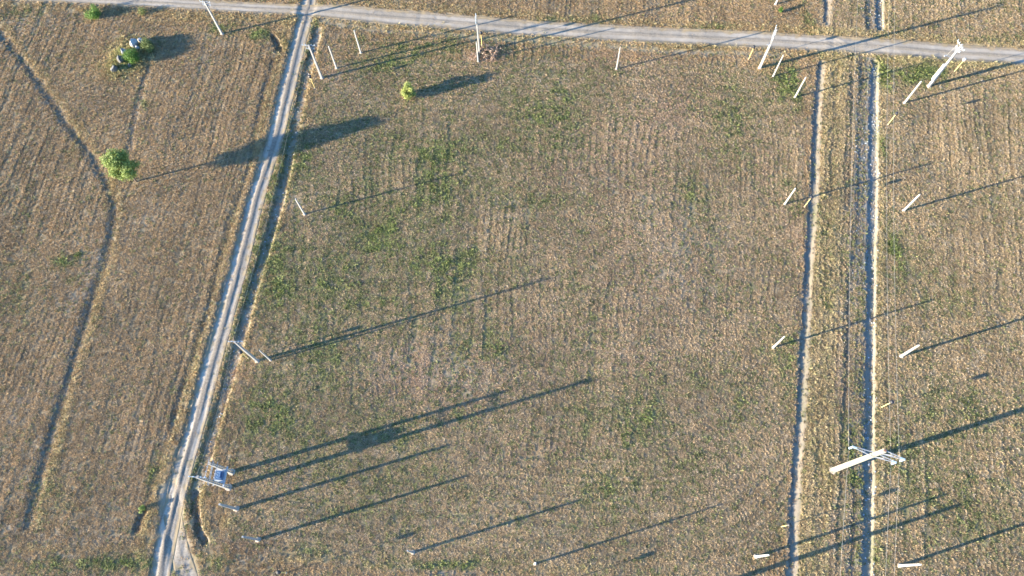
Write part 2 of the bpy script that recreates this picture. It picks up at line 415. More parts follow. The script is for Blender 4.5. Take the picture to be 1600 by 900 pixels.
def ground_mat():
    m, nt, b = new_mat('field_soil_and_litter')
    geo = N(nt, 'ShaderNodeNewGeometry'); P = geo.outputs['Position']
    a1 = attr(nt, 'mask'); a2 = attr(nt, 'mask2')
    s1 = N(nt, 'ShaderNodeSeparateColor'); nt.links.new(a1.outputs['Color'], s1.inputs[0])
    s2 = N(nt, 'ShaderNodeSeparateColor'); nt.links.new(a2.outputs['Color'], s2.inputs[0])
    green, pale, yell = s1.outputs; pink, dark, rows = s2.outputs
    nf = noise_node(nt, P, 5.5, 4, .75).outputs[0]
    nm = noise_node(nt, P, 1.3, 3, .6).outputs[0]
    nh = noise_node(nt, P, 16.0, 2, .6).outputs[0]
    k = math_n(nt, 'ADD', math_n(nt, 'MULTIPLY', nf, .62), math_n(nt, 'MULTIPLY', nm, .38))
    k = math_n(nt, 'ADD', k, math_n(nt, 'MULTIPLY', math_n(nt, 'SUBTRACT', rows, .5), .22))
    base = ramp(nt, k, [(.33, DRK), (.43, BROWN), (.52, (.26, .195, .115)), (.60, STRAW), (.72, (.42, .32, .20))]).outputs[0]
    pk = mix(nt, math_n(nt, 'MULTIPLY', pink, .65), base, mix(nt, nf, (.23, .145, .10), (.46, .32, .23)))
    soil = mix(nt, nf, (.21, .17, .13), PALEC)
    c = mix(nt, math_n(nt, 'MULTIPLY', pale, .85, True), pk, soil)
    yl = mix(nt, nf, (.22, .165, .085), YEL)
    c = mix(nt, math_n(nt, 'MULTIPLY', yell, .8, True), c, yl)
    g_edge = math_n(nt, 'ADD', green, math_n(nt, 'MULTIPLY', math_n(nt, 'SUBTRACT', nf, .5), 1.6))
    gf = ramp(nt, g_edge, [(.1, (0, 0, 0)), (.8, (1, 1, 1))]).outputs[0]
    gc = mix(nt, nh, (.085, .095, .035), (.19, .19, .078))
    c = mix(nt, math_n(nt, 'MULTIPLY', gf, .72), c, gc)
    c = mix(nt, math_n(nt, 'MULTIPLY', dark, .75, True), c, mix(nt, nf, (.09, .09, .09), (.25, .25, .25)))  # dark mask: ditch shade painted into the soil colour, worn strips too
    nt.links.new(c, b.inputs['Base Color']); b.inputs['Roughness'].default_value = .95
    b.inputs['Specular IOR Level'].default_value = .15
    h = math_n(nt, 'ADD', math_n(nt, 'MULTIPLY', nf, 1.0), math_n(nt, 'MULTIPLY', nh, .35))
    bp = N(nt, 'ShaderNodeBump'); bp.inputs['Strength'].default_value = .5; bp.inputs['Distance'].default_value = .04
    nt.links.new(h, bp.inputs['Height']); nt.links.new(bp.outputs[0], b.inputs['Normal'])
    return m


def road_mat(name, pale, mid, dusty):
    m, nt, b = new_mat(name)
    geo = N(nt, 'ShaderNodeNewGeometry'); P = geo.outputs['Position']
    a = attr(nt, 'rut'); r = N(nt, 'ShaderNodeSeparateColor'); nt.links.new(a.outputs['Color'], r.inputs[0])
    nf = noise_node(nt, P, 6, 4, .75).outputs[0]; nl = noise_node(nt, P, .6, 4, .6).outputs[0]
    nh = noise_node(nt, P, 22, 2, .7).outputs[0]
    g = ramp(nt, nf, [(.35, tuple(v * .62 for v in mid)), (.6, mid), (.75, tuple(min(1, v * 1.35) for v in mid))]).outputs[0]
    p = ramp(nt, nl, [(.3, tuple(v * .78 for v in pale)), (.7, pale)]).outputs[0]
    p = mix(nt, math_n(nt, 'MULTIPLY', nh, .35), p, tuple(v * .7 for v in pale))
    f = math_n(nt, 'ADD', r.outputs[0], math_n(nt, 'MULTIPLY', math_n(nt, 'SUBTRACT', nf, .5), .8), True)
    c = mix(nt, f, g, p)
    c = mix(nt, math_n(nt, 'MULTIPLY', r.outputs[1], .8, True), c, dusty)
    nt.links.new(c, b.inputs['Base Color']); b.inputs['Roughness'].default_value = .92; b.inputs['Specular IOR Level'].default_value = .2
    bp = N(nt, 'ShaderNodeBump'); bp.inputs['Strength'].default_value = .4; bp.inputs['Distance'].default_value = .02
    nt.links.new(math_n(nt, 'ADD', nf, nh), bp.inputs['Height']); nt.links.new(bp.outputs[0], b.inputs['Normal'])
    return m


def veg_mat(name, transl=.25, blades=True):
    """colour carried by each clump"""
    m, nt, b = new_mat(name)
    a = attr(nt, 'tint', 'INSTANCER')
    geo = N(nt, 'ShaderNodeNewGeometry')
    n = noise_node(nt, geo.outputs['Position'], 9, 2, .6)
    c = mix(nt, 1.0, a.outputs['Color'], ramp(nt, n.outputs[0], [(.3, (.75, .75, .75)), (.7, (1.2, 1.18, 1.1))]).outputs[0], 'MULTIPLY')
    if blades:
        bl = attr(nt, 'blade'); cx = N(nt, 'ShaderNodeVectorMath', operation='SCALE')
        nt.links.new(c, cx.inputs[0]); nt.links.new(bl.outputs['Fac'], cx.inputs['Scale']); c = cx.outputs[0]
    nt.links.new(c, b.inputs['Base Color']); b.inputs['Roughness'].default_value = .8; b.inputs['Specular IOR Level'].default_value = .2
    tr = N(nt, 'ShaderNodeBsdfTranslucent'); nt.links.new(c, tr.inputs['Color'])
    ms = N(nt, 'ShaderNodeMixShader'); ms.inputs[0].default_value = transl
    nt.links.new(b.outputs[0], ms.inputs[1]); nt.links.new(tr.outputs[0], ms.inputs[2])
    nt.links.new(ms.outputs[0], nt.nodes['Material Output'].inputs['Surface'])
    return m


def leaf_mat(name, dark, light, transl=.3):
    m, nt, b = new_mat(name)
    a = attr(nt, 'leaf'); tc = N(nt, 'ShaderNodeTexCoord')
    n = noise_node(nt, tc.outputs['Object'], 1.6, 3, .6)
    k = math_n(nt, 'ADD', math_n(nt, 'MULTIPLY', a.outputs['Fac'], .6), math_n(nt, 'MULTIPLY', n.outputs[0], .5))
    c = ramp(nt, k, [(.2, dark), (.8, light)]).outputs[0]
    nt.links.new(c, b.inputs['Base Color']); b.inputs['Roughness'].default_value = .6; b.inputs['Specular IOR Level'].default_value = .3
    tr = N(nt, 'ShaderNodeBsdfTranslucent'); nt.links.new(c, tr.inputs['Color'])
    ms = N(nt, 'ShaderNodeMixShader'); ms.inputs[0].default_value = transl
    nt.links.new(b.outputs[0], ms.inputs[1]); nt.links.new(tr.outputs[0], ms.inputs[2])
    nt.links.new(ms.outputs[0], nt.nodes['Material Output'].inputs['Surface'])
    return m


MAT = dict(
    ground=ground_mat(),
    track=road_mat('dusty_track', (.50, .435, .35), (.23, .195, .155), (.28, .215, .125)),
    gravel=road_mat('pale_gravel', (.42, .36, .29), (.25, .205, .15), (.28, .21, .12)),
    veg=veg_mat('dry_straw_clumps', .2), weed=veg_mat('green_weed_leaves', .3),
    concrete=plain('weathered_concrete', (.28, .272, .255), .85, .18, 4, 0, (.18, .165, .145)),
    concrete_hv=plain('cream_concrete', (.235, .22, .175), .85, .14, 3, 0, (.17, .155, .12)),
    footing=plain('earthy_footing', (.38, .31, .24), .95, .25, 7),
    steel=plain('galvanised_steel', (.55, .57, .60), .45, .12, 9, .6),
    angle=plain('painted_angle_iron', (.27, .28, .29), .55, .15, 9),
    ceramic=plain('pale_blue_insulator', (.36, .45, .52), .25, .08, 10),
    ceramic_brown=plain('brown_insulator', (.22, .11, .07), .25, .1, 10),
    yellow=plain('faded_yellow_paint', (.66, .52, .18), .6, .14, 5, 0, (.6, .5, .35)),
    black=plain('black_cap_paint', (.025, .025, .028), .5, .2, 8),
    white=plain('white_cap_paint', (.40, .40, .39), .5, .1, 8),
    tank=plain('blue_grey_enamel', (.05, .11, .22), .4, .15, 6, 0, (.1, .12, .15)),
    deck=plain('white_painted_steel', (.42, .44, .46), .5, .12, 6, 0, (.30, .28, .25)),
    wire=plain('aluminium_wire', (.35, .33, .29), .5, .05, 3, .2),
    bark=plain('grey_brown_bark', (.16, .12, .085), .9, .3, 12),
    rock_pale=plain('pale_limestone', (.34, .335, .325), .85, .3, 3.2, 0, (.14, .135, .13)),
    rock_shade_blue=plain('shaded_blue_grey_stone', (.18, .19, .205), .85, .3, 3.2, 0, (.09, .09, .085)),  # blue-grey puts the boulder's shade into its colour
    rock_shade_dark=plain('shaded_lichen_stone', (.10, .098, .095), .9, .3, 3.2, 0, (.19, .155, .10)),  # dark base has the shade of the boulders painted in
    stone=veg_mat('ditch_stones', .0, False),
    leaf_tree=leaf_mat('light_green_leaves', (.10, .145, .03), (.31, .38, .11)),
    leaf_bush=leaf_mat('yellow_green_leaves', (.15, .19, .045), (.40, .43, .13)),
    leaf_dark=leaf_mat('deep_green_leaves', (.045, .10, .018), (.15, .27, .05)),
    leaf_olive=leaf_mat('olive_leaves', (.07, .10, .03), (.20, .24, .08)),
)


# ------------------------------------------------------------------ object helpers
def tag(o, label=None, cat=None, group=None, kind=None):
    if label: o['label'] = label
    if cat: o['category'] = cat
    if group: o['group'] = group
    if kind: o['kind'] = kind
    return o


def link(name, me, mat=None, parent=None):
    o = bpy.data.objects.new(name, me)
    if mat is not None: me.materials.append(mat)
    C.objects.link(o)
    if parent is not None: o.parent = parent
    return o


def obj(name, bm, mat, parent=None, smooth=False):
    me = bpy.data.meshes.new(name)
    bmesh.ops.recalc_face_normals(bm, faces=bm.faces)
    bm.to_mesh(me); bm.free()
    if smooth:
        me.polygons.foreach_set('use_smooth', [True] * len(me.polygons))
    return link(name, me, mat, parent)


def empty(name, loc, rz=0.0):
    o = bpy.data.objects.new(name, None); C.objects.link(o); o.empty_display_size = .3
    o.location = loc; o.rotation_euler = (0, 0, rz); return o


def prism(bm, sections, cap=True):
    """loft rings (lists of points, same count)"""
    rings = [[bm.verts.new(p) for p in r] for r in sections]
    n = len(rings[0])
    for a, b in zip(rings, rings[1:]):
        for i in range(n):
            bm.faces.new((a[i], a[(i + 1) % n], b[(i + 1) % n], b[i]))
    if cap:
        bm.faces.new(rings[0][::-1]); bm.faces.new(rings[-1])


def chamfer_ring(w, d, z, ch=.22, cx=0, cy=0):
    a = w / 2; b = d / 2; c = min(w, d) * ch * .5
    return [(cx - a + c, cy - b, z), (cx + a - c, cy - b, z), (cx + a, cy - b + c, z), (cx + a, cy + b - c, z), (cx + a - c, cy + b, z),
            (cx - a + c, cy + b, z), (cx - a, cy + b - c, z), (cx - a, cy - b + c, z)]


def ring(r, z, n=10, cx=0, cy=0):
    return [(cx + r * math.cos(2 * math.pi * i / n), cy + r * math.sin(2 * math.pi * i / n), z) for i in range(n)]


def box(bm, c, s):
    x, y, z = c; a, b, d = s[0] / 2, s[1] / 2, s[2] / 2
    prism(bm, [[(x - a, y - b, z - d), (x + a, y - b, z - d), (x + a, y + b, z - d), (x - a, y + b, z - d)],
               [(x - a, y - b, z + d), (x + a, y - b, z + d), (x + a, y + b, z + d), (x - a, y + b, z + d)]])


def bar(bm, p, q, w, h=None):
    """rectangular bar between two points"""
    p = Vector(p); q = Vector(q); d = (q - p).normalized(); h = h or w
    up = Vector((0, 0, 1)) if abs(d.z) < .95 else Vector((1, 0, 0))
    s = d.cross(up).normalized(); t = s.cross(d).normalized()
    r = lambda o: [tuple(o + s * a * w / 2 + t * b * h / 2) for a, b in ((-1, -1), (1, -1), (1, 1), (-1, 1))]
    prism(bm, [r(p), r(q)])


def tube(bm, pts, rad, n=6):
    rings = []
    for i, p in enumerate(pts):
        p = Vector(p); a = Vector(pts[max(i - 1, 0)]); b = Vector(pts[min(i + 1, len(pts) - 1)]); d = (b - a).normalized()
        up = Vector((0, 0, 1)) if abs(d.z) < .9 else Vector((1, 0, 0))
        s = d.cross(up).normalized(); t = s.cross(d)
        r = rad[i] if isinstance(rad, (list, tuple)) else rad
        rings.append([tuple(p + (s * math.cos(2 * math.pi * k / n) + t * math.sin(2 * math.pi * k / n)) * r) for k in range(n)])
    prism(bm, rings)


# ------------------------------------------------------------------ the ground: one sheet
def axis(a, b, step, reach):
    core = np.arange(a, b + step / 2, step)
    out = []; d = step; p = b
    while p < reach:
        d *= 1.35; p += d; out.append(p)
    inn = []; d = step; p = a
    while p > -reach:
        d *= 1.35; p -= d; inn.append(p)
    return np.concatenate([inn[::-1], core, out])


STEP = 0.18
gx = axis(-92, 93, STEP, 2600); gy = axis(-7, 99, STEP, 2600)
XX, YY = np.meshgrid(gx, gy)
R = relief(XX, YY)
nx, ny = len(gx), len(gy)
co = np.stack([XX, YY, R['z']], -1).reshape(-1, 3).astype(np.float32)
ii = np.arange(nx * ny).reshape(ny, nx)
quads = np.stack([ii[:-1, :-1], ii[:-1, 1:], ii[1:, 1:], ii[1:, :-1]], -1).reshape(-1, 4)


def grid_mesh(name, co, quads, attrs):
    me = bpy.data.meshes.new(name)
    me.vertices.add(len(co)); me.vertices.foreach_set('co', co.ravel())
    me.loops.add(quads.size); me.loops.foreach_set('vertex_index', quads.ravel().astype(np.int32))
    me.polygons.add(len(quads))
    me.polygons.foreach_set('loop_start', np.arange(0, quads.size, 4, dtype=np.int32))
    me.polygons.foreach_set('loop_total', np.full(len(quads), 4, dtype=np.int32))
    me.polygons.foreach_set('use_smooth', np.ones(len(quads), dtype=bool))
    for k, v in attrs.items():
        a = me.attributes.new(k, 'FLOAT_COLOR', 'POINT'); a.data.foreach_set('color', v.astype(np.float32).ravel())
    me.update(calc_edges=True); return me


def rgba(*c):
    sh = np.shape(c[0]); c = list(c) + [np.zeros(sh)] * (3 - len(c)) + [np.ones(sh)]
    return np.stack(c, -1).reshape(-1, 4)


g_me = grid_mesh('ground', co, quads, {'mask': rgba(R['green'], R['pale'], R['yell']),
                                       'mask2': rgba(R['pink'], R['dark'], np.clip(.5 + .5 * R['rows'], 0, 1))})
ground = link('ground', g_me, MAT['ground']); tag(ground, kind='structure')


# ------------------------------------------------------------------ roads: draped strips with wheel ruts
def road(name, pl, hw, mat, ruts, depth, step=.3):
    seg = np.linalg.norm(np.diff(pl, axis=0), axis=1); t = np.concatenate([[0], np.cumsum(seg)])
    tt = np.arange(0, t[-1], step)
    c = np.stack([np.interp(tt, t, pl[:, k]) for k in (0, 1)], 1)
    d = np.gradient(c, axis=0); d /= np.linalg.norm(d, axis=1)[:, None]
    nrm = np.stack([-d[:, 1], d[:, 0]], 1)
    if nrm[len(nrm) // 2][0] < 0 or (abs(nrm[len(nrm) // 2][0]) < .3 and nrm[len(nrm) // 2][1] < 0): nrm = -nrm
    off = np.arange(-hw, hw + .01, .11)
    nar = (1 - .32 * sstep(-22, -36, c[:, 0]))[:, None] if name == 'gravel_road' else np.ones((len(c), 1))
    nar = nar * (1 + .10 * gnoise(tt * .07, tt * 0 + 2, 67) + .06 * gnoise(tt * .3, tt * 0, 68))[:, None]
    X = c[:, None, 0] + nrm[:, None, 0] * off[None] * nar; Y = c[:, None, 1] + nrm[:, None, 1] * off[None] * nar
    S = np.broadcast_to(off[None], X.shape); Tm = np.broadcast_to(tt[:, None], X.shape)
    wv = .10 * gnoise(Tm * .12, Tm * 0 + 3, 61) + .06 * gnoise(Tm * .5, Tm * 0, 62)
    s = S + wv
    rut = np.zeros(X.shape); z = np.zeros(X.shape)
    for (o, w, dep, pl_) in ruts:
        g = np.exp(-((s - o) / w) ** 4)
        rut = np.maximum(rut, g * pl_ * (.75 + .5 * gnoise(Tm * .15, Tm * 0 + o * 7, 63))); z = z - g * dep
    z = z + .006 * gnoise(X * 1.6, Y * 1.6, 64) + .006 * gnoise(X * 4, Y * 4, 65)
    edge = sstep(hw - .75, hw - .2, np.abs(s + .9 * gnoise(X * .9, Y * .9, 66)))
    base = relief(X, Y)['z']
    # the ground itself is carved 0.10 under the road: lay the surface back on it
    zz = base + depth + z - .16 * sstep(hw - .35, hw, np.abs(S))
    n, m_ = X.shape
    co = np.stack([X, Y, zz], -1).reshape(-1, 3).astype(np.float32)
    ii = np.arange(n * m_).reshape(n, m_)
    q = np.stack([ii[:-1, :-1], ii[:-1, 1:], ii[1:, 1:], ii[1:, :-1]], -1).reshape(-1, 4)
    me = grid_mesh(name, co, q, {'rut': rgba(np.clip(rut, 0, 1), edge)})
    if me.polygons[0].normal.z < 0: me.flip_normals()
    o = link(name, me, mat); tag(o, kind='structure'); return o


road('dirt_track', L_TRACK, 1.5, MAT['track'], [(-.72, .33, .045, 1.1), (.62, .27, .030, .75), (-.02, .26, -.035, 0)], .060)
road('gravel_road', L_ROAD, 1.85, MAT['gravel'], [(-.72, .42, .012, 1.0), (.66, .42, .012, 1.0), (-.05, .2, -.012, .45)], .075)
road('side_track', L_FORK, 1.45, MAT['track'], [(-.5, .5, .02, .55), (.5, .4, .02, .45)], .035)

# ------------------------------------------------------------------ straw, grass and weeds: scattered clumps
def blade_clump(name, n, hmin, hmax, wid, spread, lean, mat, seed):
    r = random.Random(seed); bm = bmesh.new(); hmin *= 1.25; hmax *= 1.25; wid *= 1.2; spread *= 1.1
    lay = bm.verts.layers.float.new('blade')
    for i in range(n):
        bv = min(1.9, max(.25, r.gauss(1, .45)))
        a = r.uniform(0, 2 * math.pi); d = spread * math.sqrt(r.random()); x, y = d * math.cos(a), d * math.sin(a)
        b = a + r.uniform(-.9, .9); L = r.uniform(hmin, hmax); w = wid * r.uniform(.6, 1.3); ln = lean * r.uniform(.4, 1.3)
        dx, dy = math.cos(b), math.sin(b); px, py = -dy * w / 2, dx * w / 2
        v = [bm.verts.new((x - px, y - py, -.01)), bm.verts.new((x + px, y + py, -.01)),
             bm.verts.new((x + px * .8 + dx * ln * L * .5, y + py * .8 + dy * ln * L * .5, L * .62)), bm.verts.new((x - px * .8 + dx * ln * L * .5, y - py * .8 + dy * ln * L * .5, L * .62)),
             bm.verts.new((x + dx * ln * L * 1.1, y + dy * ln * L * 1.1, L * .9))]
        bm.faces.new((v[0], v[1], v[2], v[3])); bm.faces.new((v[3], v[2], v[4]))
        for vv in v: vv[lay] = bv
    me = bpy.data.meshes.new(name); bm.to_mesh(me); bm.free(); me.materials.append(mat)
    return bpy.data.objects.new(name, me)


def pebble(name, mat, seed):
    r = random.Random(seed); bm = bmesh.new(); bmesh.ops.create_icosphere(bm, subdivisions=1, radius=.5)
    for v in bm.verts:
        v.co *= r.uniform(.75, 1.15); v.co.z *= .65
    me = bpy.data.meshes.new(name); bm.to_mesh(me); bm.free(); me.materials.append(mat)
    return bpy.data.objects.new(name, me)


def scatter(name, pts, scale, rot, tint, pick, protos, label, cat):
    me = bpy.data.meshes.new(name)
    me.vertices.add(len(pts)); me.vertices.foreach_set('co', pts.astype(np.float32).ravel())
    for k, v, ty, key in (('scl', scale, 'FLOAT_VECTOR', 'vector'), ('rotz', rot, 'FLOAT', 'value'), ('pick', pick, 'INT', 'value')):
        a = me.attributes.new(k, ty, 'POINT'); a.data.foreach_set(key, np.ascontiguousarray(v.astype(np.int32 if ty == 'INT' else np.float32)).ravel())
    a = me.attributes.new('tint', 'FLOAT_COLOR', 'POINT')
    a.data.foreach_set('color', np.concatenate([tint, np.ones((len(tint), 1))], 1).astype(np.float32).ravel())
    o = link(name, me); tag(o, label, cat, None, 'stuff')
    for p in protos:
        me.materials.append(p.data.materials[0]); break
    ng = bpy.data.node_groups.new(name + '_scatter', 'GeometryNodeTree')
    ng.interface.new_socket('Geometry', in_out='INPUT', socket_type='NodeSocketGeometry')
    ng.interface.new_socket('Geometry', in_out='OUTPUT', socket_type='NodeSocketGeometry')
    gi = ng.nodes.new('NodeGroupInput'); go = ng.nodes.new('NodeGroupOutput')
    j = ng.nodes.new('GeometryNodeJoinGeometry')
    m2p = ng.nodes.new('GeometryNodeMeshToPoints'); ng.links.new(gi.outputs[0], m2p.inputs[0])

    def na(nm, dt):
        n = ng.nodes.new('GeometryNodeInputNamedAttribute'); n.data_type = dt; n.inputs[0].default_value = nm; return n.outputs[0]
    comb = ng.nodes.new('ShaderNodeCombineXYZ'); ng.links.new(na('rotz', 'FLOAT'), comb.inputs[2])
    for k, p in enumerate(protos):
        oi = ng.nodes.new('GeometryNodeObjectInfo'); oi.inputs['Object'].default_value = p; oi.inputs['As Instance'].default_value = True
        iop = ng.nodes.new('GeometryNodeInstanceOnPoints')
        cmpn = ng.nodes.new('FunctionNodeCompare'); cmpn.data_type = 'INT'; cmpn.operation = 'EQUAL'
        ng.links.new(na('pick', 'INT'), [s for s in cmpn.inputs if s.type == 'INT' and s.enabled][0]); [s for s in cmpn.inputs if s.type == 'INT' and s.enabled][1].default_value = k
        ng.links.new(m2p.outputs[0], iop.inputs['Points']); ng.links.new(cmpn.outputs[0], iop.inputs['Selection'])
        ng.links.new(oi.outputs['Geometry'], iop.inputs['Instance'])
        ng.links.new(comb.outputs[0], iop.inputs['Rotation']); ng.links.new(na('scl', 'FLOAT_VECTOR'), iop.inputs['Scale'])
        ng.links.new(iop.outputs[0], j.inputs[0])
    ng.links.new(j.outputs[0], go.inputs[0])
    md = o.modifiers.new('scatter', 'NODES'); md.node_group = ng
    return o


def in_view(x, y, pad=4.0):
    """keep what the photo covers plus a margin all round"""
    c = np.array([G(-130, -60), G(1730, -60), G(1730, 960), G(-130, 960)])
    cx = np.array([c[i][0] for i in range(4)]); cy = np.array([c[i][1] for i in range(4)])
    ok = np.ones(x.shape, bool)
    for i in range(4):
        a = c[i]; b = c[(i + 1) % 4]; e = b - a
        ok &= (e[0] * (y - a[1]) - e[1] * (x - a[0])) < 0
    return ok


def lerp3(a, b, t):
    return np.array(a)[None] * (1 - t[:, None]) + np.array(b)[None] * t[:, None]


def candidates(n):
    x = rng.uniform(-100, 101, n); y = rng.uniform(-9, 106, n)
    k = in_view(x, y); return x[k], y[k]


straw_p = [blade_clump('straw_tuft', 22, .05, .11, .030, .22, .9, MAT['veg'], 1), blade_clump('straw_tuft', 18, .06, .13, .028, .17, .6, MAT['veg'], 2),
           blade_clump('straw_tuft', 24, .03, .08, .042, .27, 1.5, MAT['veg'], 3), blade_clump('straw_tuft', 20, .05, .10, .034, .22, 1.1, MAT['veg'], 4)]
weed_p = [blade_clump('weed_tuft', 16, .05, .11, .060, .15, 1.2, MAT['weed'], 5), blade_clump('weed_tuft', 13, .06, .14, .05, .12, .9, MAT['weed'], 6),
          blade_clump('weed_tuft', 18, .04, .09, .065, .20, 1.5, MAT['weed'], 7)]
tall_p = [blade_clump('grass_tuft', 20, .16, .34, .030, .16, .7, MAT['veg'], 8), blade_clump('grass_tuft', 18, .14, .28, .028, .20, 1.0, MAT['veg'], 9)]
stone_p = [pebble('stone', MAT['stone'], 1), pebble('stone', MAT['stone'], 2)]

# dry stubble and litter over the fields
x, y = candidates(840000)
q = relief(x, y)
p_keep = q['dens'] * np.clip(.72 + .42 * q['rows'] - .35 * q['green'] - .45 * np.clip(q['pale'], 0, 1) + .2 * gnoise(x * .5, y * .5, 71), .05, 1)
k = rng.random(len(x)) < p_keep
x = x[k]; y = y[k]; q = {a: b[k] for a, b in q.items()}
n = len(x)
tt = np.clip(.5 + .23 * rng.standard_normal(n) + .20 * gnoise(x * .6, y * .6, 72) + .25 * gnoise(x * .12, y * .12, 73) + .22 * q['rows'], 0, 1)
tint = lerp3((.225, .160, .092), (.58, .432, .255), tt)
grey = (rng.random(n) < .15)[:, None]
tint = np.where(grey, lerp3((.22, .185, .145), (.50, .43, .34), tt), tint)
f = (.7 * q['pink'])[:, None]; tint = tint * (1 - f) + lerp3((.24, .145, .095), (.58, .40, .285), tt) * f
f = np.clip(.9 * q['yell'], 0, 1)[:, None]; tint = tint * (1 - f) + lerp3((.26, .19, .09), (.60, .48, .26), tt) * f
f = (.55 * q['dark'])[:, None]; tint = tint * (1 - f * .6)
tint = np.where(q['left'][:, None], tint * np.array([1.0, .94, .87]), tint)
sc = rng.uniform(.5, 1.08, n) * (1 + .35 * q['yell'])
scl = np.stack([sc, sc, sc * rng.uniform(.7, 1.3, n)], 1)
scatter('dry_stubble', np.stack([x, y, q['z']], 1), scl, rng.uniform(0, 6.28, n), tint, rng.integers(0, 4, n), straw_p,
        'straw coloured stubble and dry litter covering the fields', 'stubble')
print('stubble', n)

# green weeds
x, y = candidates(420000)
q = relief(x, y)
gp = np.clip(q['green'] + .45 * gnoise(x * .9, y * .9, 81) + .25 * gnoise(x * 2.3, y * 2.3, 82), 0, 1) * (.12 + .88 * sstep(.05, .5, q['green']))
k = rng.random(len(x)) < gp * q['dens'] * .75 + .03 * q['dens']
x = x[k]; y = y[k]; q = {a: b[k] for a, b in q.items()}; n = len(x)
tt = np.clip(.45 + .28 * rng.standard_normal(n) + .3 * gnoise(x * .5, y * .5, 83), 0, 1)
tint = lerp3((.11, .12, .05), (.29, .29, .125), tt)
hot = np.clip(q['green'] - .75, 0, .5)[:, None] * 1.6
tint = tint * (1 - hot) + lerp3((.11, .14, .035), (.29, .33, .11), tt) * hot
sc = rng.uniform(.5, 1.1, n) * (1 + 1.1 * np.clip(q['green'] - .65, 0, .5))
scatter('green_weeds', np.stack([x, y, q['z']], 1), np.stack([sc, sc, sc * rng.uniform(.7, 1.3, n)], 1), rng.uniform(0, 6.28, n), tint,
        rng.integers(0, 3, n), weed_p, 'low green weeds growing in patches through the stubble', 'weeds')
print('weeds', n)

# taller dry grass on banks, verges and round the poles
x, y = candidates(300000)
q = relief(x, y)
k = rng.random(len(x)) < np.clip(q['yell'] - .15, 0, 1) * .42 * np.clip(q['dens'] + .2, 0, 1)
x = x[k]; y = y[k]; q = {a: b[k] for a, b in q.items()}; n = len(x)
tt = np.clip(.5 + .3 * rng.standard_normal(n), 0, 1)
tint = lerp3((.26, .20, .10), (.60, .49, .28), tt)
f = np.clip(q['green'], 0, 1)[:, None] * .7; tint = tint * (1 - f) + lerp3((.10, .13, .03), (.28, .31, .09), tt) * f
sc = rng.uniform(.5, 1.0, n) * (1 + .9 * np.exp(-((x - MOUND[0]) ** 2 + (y - MOUND[1]) ** 2) / 16))
scatter('dry_bank_grass', np.stack([x, y, q['z']], 1), np.stack([sc, sc, sc * rng.uniform(.6, 1.1, n)], 1), rng.uniform(0, 6.28, n), tint,
        rng.integers(0, 2, n), tall_p, 'taller yellow dry grass along ditch banks and road verges', 'grass')
print('tall', n)

# stones in the ditch beds and loose on the roads
x, y = candidates(260000)
q = relief(x, y)
k = rng.random(len(x)) < q['stone'] * .65
x = x[k]; y = y[k]; q = {a: b[k] for a, b in q.items()}; n = len(x)
tt = np.clip(rng.random(n) ** 1.6, 0, 1)
tint = lerp3((.17, .185, .20), (.50, .52, .54), tt)
sc = .08 + .18 * rng.random(n) ** 2.2
scatter('ditch_stones', np.stack([x, y, q['z'] + .01], 1), np.stack([sc, sc * rng.uniform(.7, 1.2, n), sc], 1), rng.uniform(0, 6.28, n), tint,
        rng.integers(0, 2, n), stone_p, 'loose grey and white stones lying in the ditch beds', 'stones')
print('stones', n)

# ------------------------------------------------------------------ posts and poles
def pole_h(base, top):
    b = G(*base); t = G(*top)
    return H * (1 - np.linalg.norm(b) / np.linalg.norm(t))


def short_post(base, label, h=4.75, w=.30, lean=0.0, rz=.24):
    w *= .84
    p = G(*base); z = zat(*p)
    t = empty('concrete_post', (p[0], p[1], z), -rz)
    bm = bmesh.new()
    prism(bm, [chamfer_ring(w, w * .86, -.25), chamfer_ring(w * .93, w * .8, h * .4, .22, lean * .4), chamfer_ring(w * .72, w * .62, h, .22, lean)])
    obj('shaft', bm, MAT['concrete'], t)
    bm = bmesh.new()
    prism(bm, [chamfer_ring(w * 2.3, w * 2.1, -.2, .5), chamfer_ring(w * 2.0, w * 1.9, .03, .5), chamfer_ring(w * 1.25, w * 1.15, .10, .4)])
    obj('footing', bm, MAT['footing'], t)
    bm = bmesh.new()
    prism(bm, [ring(.035, h, 8, lean), ring(.035, h + .07, 8, lean), ring(.012, h + .10, 8, lean)])
    obj('top_bolt', bm, MAT['steel'], t)
    tag(t, label, 'post', 'plain concrete posts round the field')
    return t


